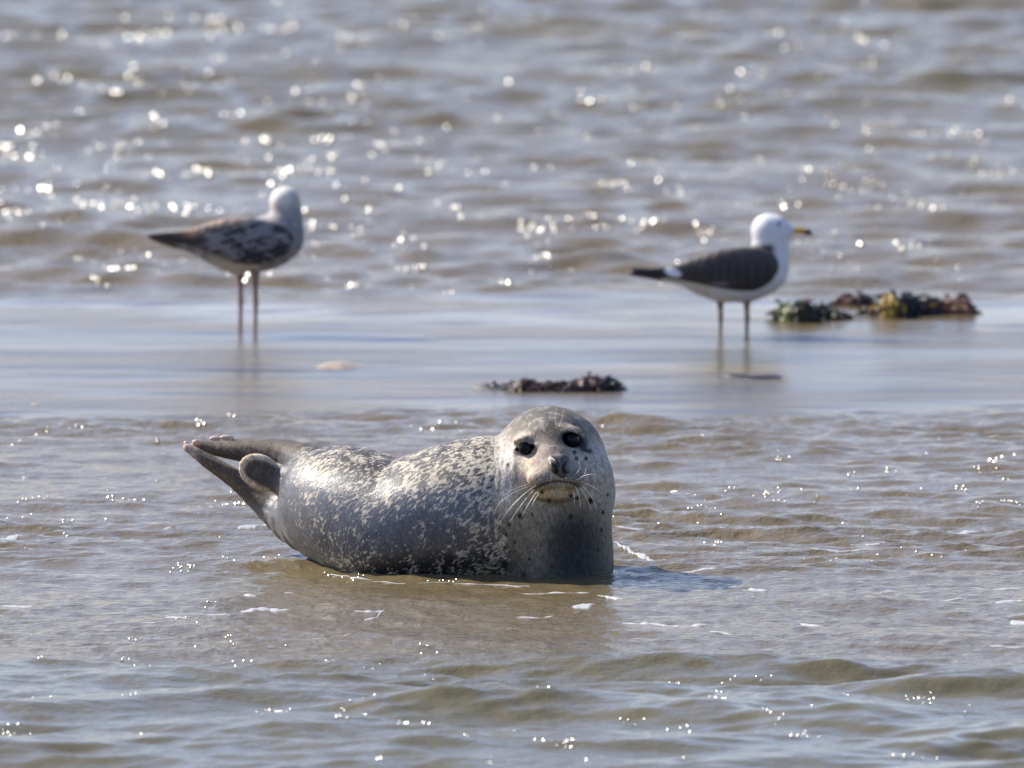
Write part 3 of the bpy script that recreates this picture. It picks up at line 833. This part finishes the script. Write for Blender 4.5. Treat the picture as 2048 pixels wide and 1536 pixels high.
# young mottled gull, left
def paintL(px, py, V, N, Y):
    nz = fbm(V[:, 0] * 45, V[:, 1] * 45, V[:, 2] * 45, seed=6)
    b = full(len(V), (.33, .315, .30)) * (.8 + .4 * nz)[:, None]
    b = bl(b, 1 - sstep(400, 425, py), (.62, .58, .52))
    b = bl(b, sstep(415, 450, py) * sstep(.40, .52, nz) * .8, (.13, .125, .135))
    b = bl(b, sstep(380, 395, py) * sstep(572, 590, px) * .5, (.20, .20, .21))  # shaded right side of head and neck painted in
    b = bl(b, sstep(445, 460, py) * (1 - sstep(500, 520, py)) * (px < 560) * (N[:, 2] > .2), (.09, .07, .065))
    b = bl(b, sstep(505, 530, py) * (px < 520), (.52, .45, .38))
    b = bl(b, 1 - sstep(345, 375, px), (.07, .05, .042))
    return b
def wpaintL(px, py, V):
    nz = fbm(V[:, 0] * 26, V[:, 1] * 26, V[:, 2] * 60, seed=12)
    n2 = fbm(V[:, 0] * 60, V[:, 1] * 60, V[:, 2] * 90, seed=14)
    b = full(len(V), (.024, .022, .028))
    row = (py + .30 * px) / 15.0; cellx = (px - .3 * py) / 19.0 + .5 * (np.floor(row) % 2)
    fr = row - np.floor(row); fc = cellx - np.floor(cellx) - .5
    edge = sstep(.45, .8, fr + .9 * fc * fc * 2) * (.35 + .9 * n2)
    b = bl(b, edge * sstep(370, 430, px) * .75, (.30, .28, .27))
    b = bl(b, sstep(.54, .60, nz) * sstep(380, 430, px) * .8, (.20, .195, .20))
    b = bl(b, (1 - sstep(.43, .50, nz)) * .9 * (py > 445), (.016, .016, .022))
    b = bl(b, (1 - sstep(440, 462, py)) * (.35 + .65 * n2) * (px < 500), (.40, .29, .21))
    b = bl(b, (1 - sstep(370, 410, px)) * .9, (.040, .028, .024))
    b = bl(b, np.exp(-((px - 385) / 22) ** 2) * (py < 475) * .7, (.22, .12, .08))
    b = bl(b, np.exp(-(((px - 545) / 26) ** 2 + ((py - 470) / 5) ** 2)) * .5, (.3, .3, .3))
    return b
rootL, YL_, ppmL, gL = gull('L', 'mottled brown young gull with its head turned away, standing in smooth water on pinkish legs', (495, 667),
    [(560, 478, 44), (530, 488, 54), (490, 488, 52), (440, 486, 40), (395, 482, 27), (350, 480, 16), (315, 476, 9), (296, 471, 4)],
    [(562, 468, 40), (572, 440, 34), (573, 418, 28), (570, 405, 25)],
    [(568, 402, 27), (572, 400, 26)],
    [[(420, 505, 20), (455, 530, 15), (478, 538, 14)]],
    [(562, 480, 27, -.054), (528, 484, 44, -.064), (480, 480, 47, -.062), (430, 475, 33, -.048), (385, 475, 18, -.03), (345, 474, 11, -.018), (300, 470, 4, -.006)],
    [(480, 535, 663, .02), (510, 538, 668, -.02)], paintL, wpaintL, M_legL)
v_, f_ = tube([P(575, 404, YL_ + .03), P(576, 405, YL_ + .06), P(577, 408, YL_ + .085)], [.010, .008, .003], 8)
mesh_obj('bill', v_, f_, M_darkbill, rootL, origin=tuple(gL))

# ------------------------------------------------------------------ seaweed
t = NT('seaweed')
c = t.attr('base', 'Color')
t.setb(Base__Color=t.mix(t.noise(t.pos(), 150), c, t.n('ShaderNodeVectorMath', _operation='SCALE', i0=c, Scale=.4).outputs[0]), Roughness=.40, Specular__IOR__Level=.28)
t.setb(Normal=t.n('ShaderNodeBump', Strength=.6, Distance=.003, Height=t.noise(t.pos(), 180)).outputs[0])
M_weed = t.m
def weed(name, label, lumps, nfr, palette, seed, flen=.03, depth=.05):
    nfr = int(nfr * .5)
    """lumps: (px, base_py, half width px, height px, colour)"""
    rnd = random.Random(seed)
    c0 = G(np.mean([l[0] for l in lumps]), np.mean([l[1] for l in lumps]))
    root = tag(empty(name, tuple(c0)), label, 'seaweed')
    ppm = FPX / c0[1]
    prims = []
    for (x, y, hw, hh, colr) in lumps:
        g = G(x, y - 3); prims.append((g, hw / ppm, hh / ppm, np.array(colr)))
    lo = np.array([min(p[0][0] - p[1] for p in prims) - .03, min(p[0][1] for p in prims) - depth * 1.6, -.03])
    hi = np.array([max(p[0][0] + p[1] for p in prims) + .03, max(p[0][1] for p in prims) + depth * 2.6, max(p[2] for p in prims) + .03])
    F = Field(lo, hi, .004)
    for (g, w, h, _) in prims:
        F.ell((g[0], g[1] + depth * .6, -.004), (w, depth * (.6 + .5 * w / .1), h * .92 + .004), .012)
    V, Q = F.mesh(1); N = normals(V, Q)
    V = V + N * ((fbm(V[:, 0] * 60, V[:, 1] * 60, V[:, 2] * 60, seed=seed) - .5) * .020)[:, None]
    def colour(p):
        d = [((p[0] - g[0]) / w) ** 2 for (g, w, h, _) in prims]; return prims[int(np.argmin(d))][3]
    base = np.array([colour(v) for v in V]) * (.5 + fbm(V[:, 0] * 70, V[:, 1] * 70, V[:, 2] * 70, seed=seed + 1))[:, None]
    mesh_obj('weed_mass', V, Q, M_weed, root, origin=tuple(c0), attrs={'base': base})
    FV, FF, FB = [], [], []
    cand = np.argwhere((N[:, 2] > -.1) & (V[:, 2] > .002)).ravel()
    for i in range(nfr):
        vi = int(cand[rnd.randrange(len(cand))]); p = V[vi].copy()
        d = N[vi] * .28 + np.array([rnd.gauss(0, .9), rnd.gauss(0, .6), rnd.gauss(-.05, .22)]); d /= np.linalg.norm(d)
        L = flen * rnd.uniform(.4, 1.5); wd = L * rnd.uniform(.07, .20)
        s_ = np.cross(d, [rnd.gauss(0, 1), rnd.gauss(0, 1), rnd.gauss(0, 1)]); s_ /= np.linalg.norm(s_) + 1e-6
        up = np.cross(s_, d)
        colr = np.array(palette[rnd.randrange(len(palette))]) if rnd.random() < .3 else colour(p)
        colr = colr * rnd.uniform(.6, 1.3)
        b0 = len(FV)
        for k in range(4):
            tt = k / 3; c_ = p + d * L * tt + np.array([0, 0, -1]) * L * .45 * tt * tt + up * .2 * L * math.sin(3 * tt)
            w_ = wd * (math.sin(math.pi * (.15 + .75 * tt)) + .05)
            c_[2] = max(c_[2], .001)
            for q in (c_ - s_ * w_ - up * .0006, c_ + s_ * w_ - up * .0006, c_ + s_ * w_ + up * .0006, c_ - s_ * w_ + up * .0006):
                FV.append(q); FB.append(colr)
        for k in range(3):
            a = b0 + k * 4
            for j in range(4): FF.append((a + j, a + (j + 1) % 4, a + 4 + (j + 1) % 4, a + 4 + j))
        FF.append((b0 + 3, b0 + 2, b0 + 1, b0)); FF.append((b0 + 12, b0 + 13, b0 + 14, b0 + 15))
    tag(mesh_obj('frond', FV, FF, M_weed, root, smooth=False, origin=tuple(c0), attrs={'base': np.array(FB)}), kind='stuff')
    return root
GRN, RED, BLK, YEL, BRN = (.11, .16, .04), (.13, .036, .032), (.015, .013, .014), (.60, .38, .015), (.10, .05, .025)
weed('seaweed_clump', 'small green and dark seaweed clump right behind the dark backed gull', [(1572, 646, 28, 36, (.13, .15, .05)), (1600, 648, 36, 46, (.05, .055, .025)), (1640, 643, 42, 30, (.02, .025, .014))],
     240, [GRN, (.14, .16, .05), BLK, RED, (.10, .12, .08)], 11, .035)
weed('seaweed_clump', 'thin low reddish seaweed clump between the green clump and the large dark clump', [(1690, 612, 26, 12, RED), (1722, 613, 26, 20, (.04, .02, .02))], 120, [RED, BRN, BLK, (.12, .06, .04)], 12, .03, .03)
weed('seaweed_clump', 'large dark seaweed clump with yellow brown fronds, farthest right', [(1782, 638, 28, 50, (.30, .19, .015)), (1815, 634, 40, 44, BLK), (1858, 632, 36, 34, (.012, .011, .013)), (1912, 630, 42, 32, (.20, .085, .065)), (1742, 632, 22, 16, (.06, .04, .02))],
     420, [YEL, YEL, BRN, BLK, (.13, .06, .04), (.08, .08, .03)], 13, .036)
weed('seaweed_clump', 'long low reddish brown seaweed clump in the smooth water behind the seal\'s head', [(1190, 785, 56, 30, (.05, .02, .018)), (1218, 783, 30, 24, (.010, .011, .013)), (1130, 786, 60, 20, (.040, .020, .016)), (1060, 786, 50, 18, (.05, .020, .018)), (1050, 786, 22, 26, (.04, .014, .014)), (1000, 780, 40, 6, (.05, .03, .03))],
     480, [RED, BRN, (.10, .11, .06), (.22, .22, .13), (.09, .03, .028)], 14, .020, .04)
# thin dark strands lying flat
def strand(pts, label, mat):
    V_ = []; F_ = []; n = len(pts)
    for i, (x, y, w) in enumerate(pts):
        c = G(x, y); ww = w
        for (dy, z) in ((-ww, 0.0), (-ww * .5, .005), (ww * .5, .006), (ww, 0.0)):
            V_.append((c[0], c[1] + dy, z + (.0012 if z else -.004)))
    for i in range(n - 1):
        for k in range(3): F_.append((i * 4 + k, i * 4 + k + 1, (i + 1) * 4 + k + 1, (i + 1) * 4 + k))
    o = mesh_obj('seaweed_strand', V_, F_, mat, attrs={'base': full(len(V_), (.020, .015, .013))}, origin=tuple(G(pts[0][0], pts[0][1])))
    return tag(o, label, 'seaweed')
strand([(1440, 750, .004), (1455, 753, .03), (1480, 754, .04), (1505, 757, .035), (1530, 756, .04), (1550, 755, .05), (1566, 758, .02), (1572, 760, .003)],
       'thin flat dark strand of seaweed lying in front of the dark backed gull', M_weed)
strand([(945, 776, .003), (965, 777, .02), (985, 778, .03), (1005, 779, .03)], 'thin dark strand trailing left from the long reddish seaweed clump', M_weed)

# ------------------------------------------------------------------ foam
FOAM = [([(475, 1056), (520, 1053), (570, 1055)], 7), ([(1224, 1093), (1258, 1103), (1300, 1112), (1332, 1112)], 7), ([(1228, 1114), (1242, 1116), (1255, 1127)], 5),
        ([(1218, 1241), (1290, 1247), (1360, 1254), (1437, 1252)], 7), ([(1420, 1267), (1465, 1272)], 4), ([(325, 1231), (378, 1236)], 4), ([(365, 1226), (470, 1226)], 3),
        ([(480, 1220), (520, 1216), (582, 1215)], 6), ([(708, 1219), (768, 1220)], 3), ([(768, 1220), (752, 1230), (728, 1235)], 5), ([(488, 1190), (512, 1192)], 4), ([(520, 1187), (548, 1187)], 3),
        ([(563, 1188), (588, 1187)], 4), ([(0, 1214), (68, 1214)], 4), ([(-5, 1080), (48, 1072)], 9), ([(1350, 1144), (1432, 1140)], 4), ([(1485, 1174), (1535, 1180)], 9),
        ([(1640, 1189), (1685, 1190)], 4), ([(1195, 1190), (1245, 1200)], 6), ([(1040, 1184), (1180, 1183)], 2.5), ([(1140, 1219), (1192, 1215)], 8), ([(1030, 1231), (1145, 1230)], 4),
        ([(2020, 1240), (2060, 1240)], 12), ([(1940, 1178), (2048, 1178)], 3), ([(1620, 1103), (1800, 1101)], 3), ([(1390, 1057), (1510, 1055)], 3.5), ([(1600, 1052), (1680, 1051)], 3),
        ([(1905, 1068), (1975, 1066)], 4), ([(1220, 969), (1300, 969)], 2), ([(1990, 1206), (2048, 1205)], 6), ([(350, 1060), (280, 1062)], 2), ([(640, 1010), (690, 985)], 2),
        ([(1600, 1250), (1650, 1253)], 4), ([(1980, 1296), (2048, 1295)], 5), ([(280, 1045), (345, 1044)], 2.5), ([(150, 1150), (240, 1152)], 2.5), ([(260, 1250), (330, 1247)], 2),
        ([(1700, 1090), (1760, 1091)], 3), ([(1230, 1060), (1290, 1062)], 3), ([(1250, 1140), (1330, 1143)], 2.5), ([(1560, 1085), (1600, 1086)], 3), ([(1880, 1204), (1930, 1200)], 4),
        ([(745, 1162), (900, 1166)], 2.0), ([(900, 1167), (1060, 1171)], 1.6), ([(1225, 1152), (1262, 1150)], 3), ([(660, 1150), (700, 1154)], 2.0), ([(700, 1155), (745, 1158)], 3.0), ([(1440, 1178), (1475, 1170)], 3)]
rf = np.random.RandomState(4)
FV, FF = [], []
for pts, w in FOAM:
    P2 = np.array([G(x, y)[:2] for x, y in pts])
    seglen = np.hypot(*(P2[1:] - P2[:-1]).T); T = np.concatenate([[0], np.cumsum(seglen)])
    n = max(8, int(T[-1] / .005)); s = np.linspace(0, T[-1], n)
    cx = np.interp(s, T, P2[:, 0]); cy = np.interp(s, T, P2[:, 1])
    sd = rf.randint(1000)
    env = np.sqrt(np.clip(np.sin(np.pi * np.clip(s / T[-1], .001, .999)), 0, 1))
    nz = fbm(s * 9, np.zeros(n), seed=sd); nz2 = fbm(s * 60, np.zeros(n) + 3, seed=sd + 5)
    cy = cy + (nz - .5) * .06
    half = w * .0052 * env * np.clip((nz2 - .18) * 1.9, .12, 1.5)
    b0 = len(FV)
    lat = np.array([-1, -.55, 0, .55, 1.0]); hz = np.array([-.002, .0015, .002, .0015, -.002])
    Xf = np.repeat(cx[:, None], 5, 1); Yf = cy[:, None] + half[:, None] * lat[None, :] * (1 + .35 * (fbm(s * 90, np.zeros(n), seed=sd + 9) - .5))[:, None]
    Zf = height(Xf, Yf) + hz[None, :] * np.clip(half / .02, .25, 1)[:, None]
    FV += np.stack([Xf.ravel(), Yf.ravel(), Zf.ravel()], 1).tolist()
    for i in range(n - 1):
        for k in range(4):
            a = b0 + i * 5 + k; FF.append((a, a + 5, a + 6, a + 1))
foam = mesh_obj('foam', FV, FF, M_foam)
tag(foam, 'streaks of white foam drifting on the water', 'foam', kind='stuff')

# ------------------------------------------------------------------ facets added and tilted between sun and camera to throw glints
view = np.array([0, -1, .12]); view /= np.linalg.norm(view)
Hv = SUN + view; Hv /= np.linalg.norm(Hv)
rg_ = np.random.RandomState(21)
def glint_facet(x, y, z, size, tilt, az, L):
    """a short ripple-shaped glint facet: crest line L long, face 'size' deep, its front face leaning at 'tilt' from level"""
    d = np.array([math.cos(az), math.sin(az)]); c = np.array([-d[1], d[0]])
    V_ = []; prof = []
    sl = math.tan(tilt)
    prof = [(size * 1.15, -.15 * sl), (size, 0.0), (size * .8, .20 * sl), (size * .5, .5 * sl), (size * .2, .80 * sl), (0, .98 * sl), (-.35 * size, .98 * sl), (-1.2 * size, .35 * sl), (-2.0 * size, -.10)]
    US = [-1, -.9, -.6, .6, .9, 1]; ES = [0, .9, 1, 1, .9, 0]; nk = 6
    for j in range(nk):
        u = US[j]; e = ES[j]
        for (a, b) in prof:
            V_.append((x + d[0] * (a) + c[0] * u * L, y + d[1] * (a) + c[1] * u * L,
                       z + b * size * e - (1 - e) * .3 * size))
    m = len(prof)
    F_ = [(j * m + k, (j + 1) * m + k, (j + 1) * m + k + 1, j * m + k + 1) for j in range(nk - 1) for k in range(m - 1)]
    return V_, F_
RV, RF = [], []
tilt0 = math.acos(Hv[2]); az0 = math.atan2(Hv[1], Hv[0])
clusters = []
def glint(px, py, k=1, spread=6, size=1.0):
    for i in range(k):
        x_ = px + rg_.randn() * spread * 1.8; y_ = py + rg_.randn() * spread * .45
        g = G(x_, y_); d_ = g[1]
        s = size * np.interp(d_, [25, 29, 34, 48], [.0015, .0016, .0036, .0066]) * rg_.uniform(.6, 1.4)
        z = hgt(g[0], g[1])
        v_, f_ = glint_facet(g[0], g[1], z - .1 * s, s, tilt0 + rg_.randn() * .018, az0 - .026 + rg_.randn() * .030, s * rg_.uniform(.9, 1.7) * (1.0 if d_ > 31 else rg_.uniform(.6, 1.3)))
        b0 = len(RV); RV.extend(v_); RF.extend([tuple(q + b0 for q in f) for f in f_])
for (x, y, k) in [(20, 75, 5), (60, 68, 4), (130, 68, 1), (275, 80, 2), (300, 65, 1), (410, 48, 3), (450, 48, 4), (540, 58, 3), (575, 55, 3), (72, 155, 1), (130, 155, 1), (480, 162, 1), (790, 78, 1), (835, 60, 1),
                  (875, 88, 1), (950, 80, 2), (1020, 75, 2), (1100, 38, 4), (1045, 55, 1), (1405, 35, 2), (1505, 32, 3), (1553, 72, 4), (1597, 97, 2), (1460, 80, 1), (1708, 85, 3), (1762, 135, 2), (1735, 125, 1),
                  (1510, 153, 1), (1393, 180, 1), (1235, 150, 1), (1283, 152, 1), (1665, 182, 2), (1725, 182, 2), (1740, 183, 1), (1175, 210, 2), (1270, 213, 2), (1357, 213, 1), (558, 207, 2), (608, 202, 1), (715, 190, 3),
                  (2000, 30, 1), (2025, 28, 1), (2031, 205, 1), (245, 255, 1), (305, 265, 1), (315, 240, 1), (70, 268, 3), (20, 300, 5), (50, 300, 3), (255, 312, 2), (510, 282, 1), (640, 282, 1), (665, 312, 3), (772, 295, 2),
                  (970, 315, 1), (470, 325, 1), (1180, 275, 1), (1117, 312, 1), (1290, 314, 1), (1520, 314, 2), (1712, 275, 1), (1760, 265, 3), (1820, 270, 2), (1880, 268, 2), (1930, 272, 2), (1955, 285, 2), (1740, 300, 1),
                  (1615, 348, 3), (1650, 365, 2), (1700, 345, 3), (1720, 370, 2), (1770, 368, 1), (1908, 310, 1), (1960, 330, 2), (1990, 350, 3), (85, 376, 6), (320, 352, 3), (395, 350, 4), (560, 350, 3), (690, 368, 2),
                  (620, 350, 2), (660, 350, 2), (1145, 370, 1), (1210, 380, 4), (1240, 380, 2), (1350, 385, 3), (785, 388, 1), (20, 418, 1), (180, 412, 3), (235, 408, 1), (275, 415, 2), (370, 415, 2), (900, 418, 3), (1585, 417, 1), (1730, 425, 1),
                  (1806, 415, 1), (1840, 420, 1), (1880, 433, 1), (675, 457, 1), (960, 475, 2), (805, 492, 2), (1053, 452, 1), (1080, 455, 1), (1120, 458, 2), (1190, 458, 3), (1280, 458, 3), (1420, 458, 2), (1238, 488, 1),
                  (1370, 487, 1), (1083, 518, 1), (820, 538, 1), (990, 560, 1), (235, 548, 2), (1700, 505, 1), (1820, 500, 2), (2037, 470, 1), (500, 560, 1),
                  (90, 862, 1), (43, 885, 1), (165, 858, 1), (312, 885, 1), (475, 835, 1), (405, 850, 2), (847, 855, 1), (905, 845, 1), (30, 960, 1), (60, 1000, 3), (230, 1000, 2), (265, 1002, 2), (40, 1028, 1), (58, 1040, 1),
                  (133, 1040, 1), (400, 1010, 3), (445, 1008, 3), (480, 1008, 4), (130, 1070, 1), (375, 1133, 2), (455, 1122, 1), (530, 1123, 1), (360, 1136, 3), (1544, 914, 1), (1570, 914, 1), (1455, 980, 2), (1530, 985, 3),
                  (1560, 983, 2), (1600, 980, 1), (1710, 978, 2), (1820, 980, 2), (1320, 985, 2), (1350, 985, 2), (1770, 942, 2), (1700, 945, 1), (1960, 938, 2), (2010, 938, 2), (2018, 912, 2), (1990, 925, 2), (2000, 958, 2),
                  (1925, 975, 3), (2010, 1005, 6), (2035, 1010, 5), (1975, 1015, 3), (1380, 1015, 3), (1420, 1013, 2), (1250, 1015, 1), (1235, 1040, 2), (1418, 1038, 1), (1575, 1005, 1), (1780, 1005, 2), (1430, 1088, 3),
                  (1670, 1122, 2), (1720, 1118, 1), (1885, 1117, 1), (1815, 1112, 1), (425, 1210, 2), (276, 1272, 1), (373, 1295, 1), (453, 1288, 1), (455, 1268, 1), (252, 1317, 2), (285, 1325, 1), (505, 1323, 1), (466, 1320, 1), (852, 1314, 1),
                  (750, 1330, 1), (840, 1294, 1), (93, 1322, 1), (257, 1397, 1), (89, 1404, 1), (15, 1460, 4), (65, 1460, 3), (280, 1458, 2), (535, 1416, 1), (550, 1416, 1), (565, 1418, 1), (743, 1390, 2), (685, 1416, 1), (685, 1437, 1), (714, 1436, 1),
                  (810, 1440, 4), (845, 1443, 3), (925, 1463, 3), (752, 1520, 1), (975, 1524, 1), (1090, 1485, 4), (1125, 1493, 3), (1215, 1363, 2), (1345, 1353, 5), (1375, 1358, 3), (1440, 1413, 4), (1262, 1433, 1), (1280, 1433, 1), (1352, 1445, 1),
                  (1375, 1456, 3), (1530, 1433, 1), (1560, 1442, 1), (1610, 1465, 4), (1595, 1458, 2), (1625, 1412, 1), (1675, 1398, 1), (1700, 1368, 4), (1715, 1355, 4), (1835, 1395, 6), (1860, 1400, 3), (1920, 1425, 1), (1805, 1512, 2),
                  (1845, 1510, 3), (1365, 1517, 2), (1170, 1525, 1), (2015, 1503, 1), (1460, 1352, 1), (1535, 1350, 1), (1080, 1400, 1), (1445, 1384, 1), (735, 1150, 3), (700, 1157, 2), (655, 1150, 2), (870, 1161, 1), (912, 1163, 2)]:
    glint(x, y, k * 2 + (3 if y < 600 else 1), 10 if y < 600 else 7)
for i in range(900):
    x_, y_ = rg_.uniform(0, 2048), rg_.choice([rg_.uniform(0, 580), rg_.uniform(860, 1130), rg_.uniform(1200, 1530)], p=[.86, .10, .04])
    glint(x_, y_, 1 + (rg_.rand() < .3) * 2, 10, rg_.uniform(.35, .85))
RV = np.array(RV)
M_glint = simple('glint_facet_water', (.14, .115, .065), .19, .5)
M_glint.node_tree.nodes['Principled BSDF'].inputs['IOR'].default_value = 1.333
tag(mesh_obj('glint_facets', RV, RF, M_glint),
    'small steep facets added to throw sun glints all over the water', 'glints', kind='stuff')
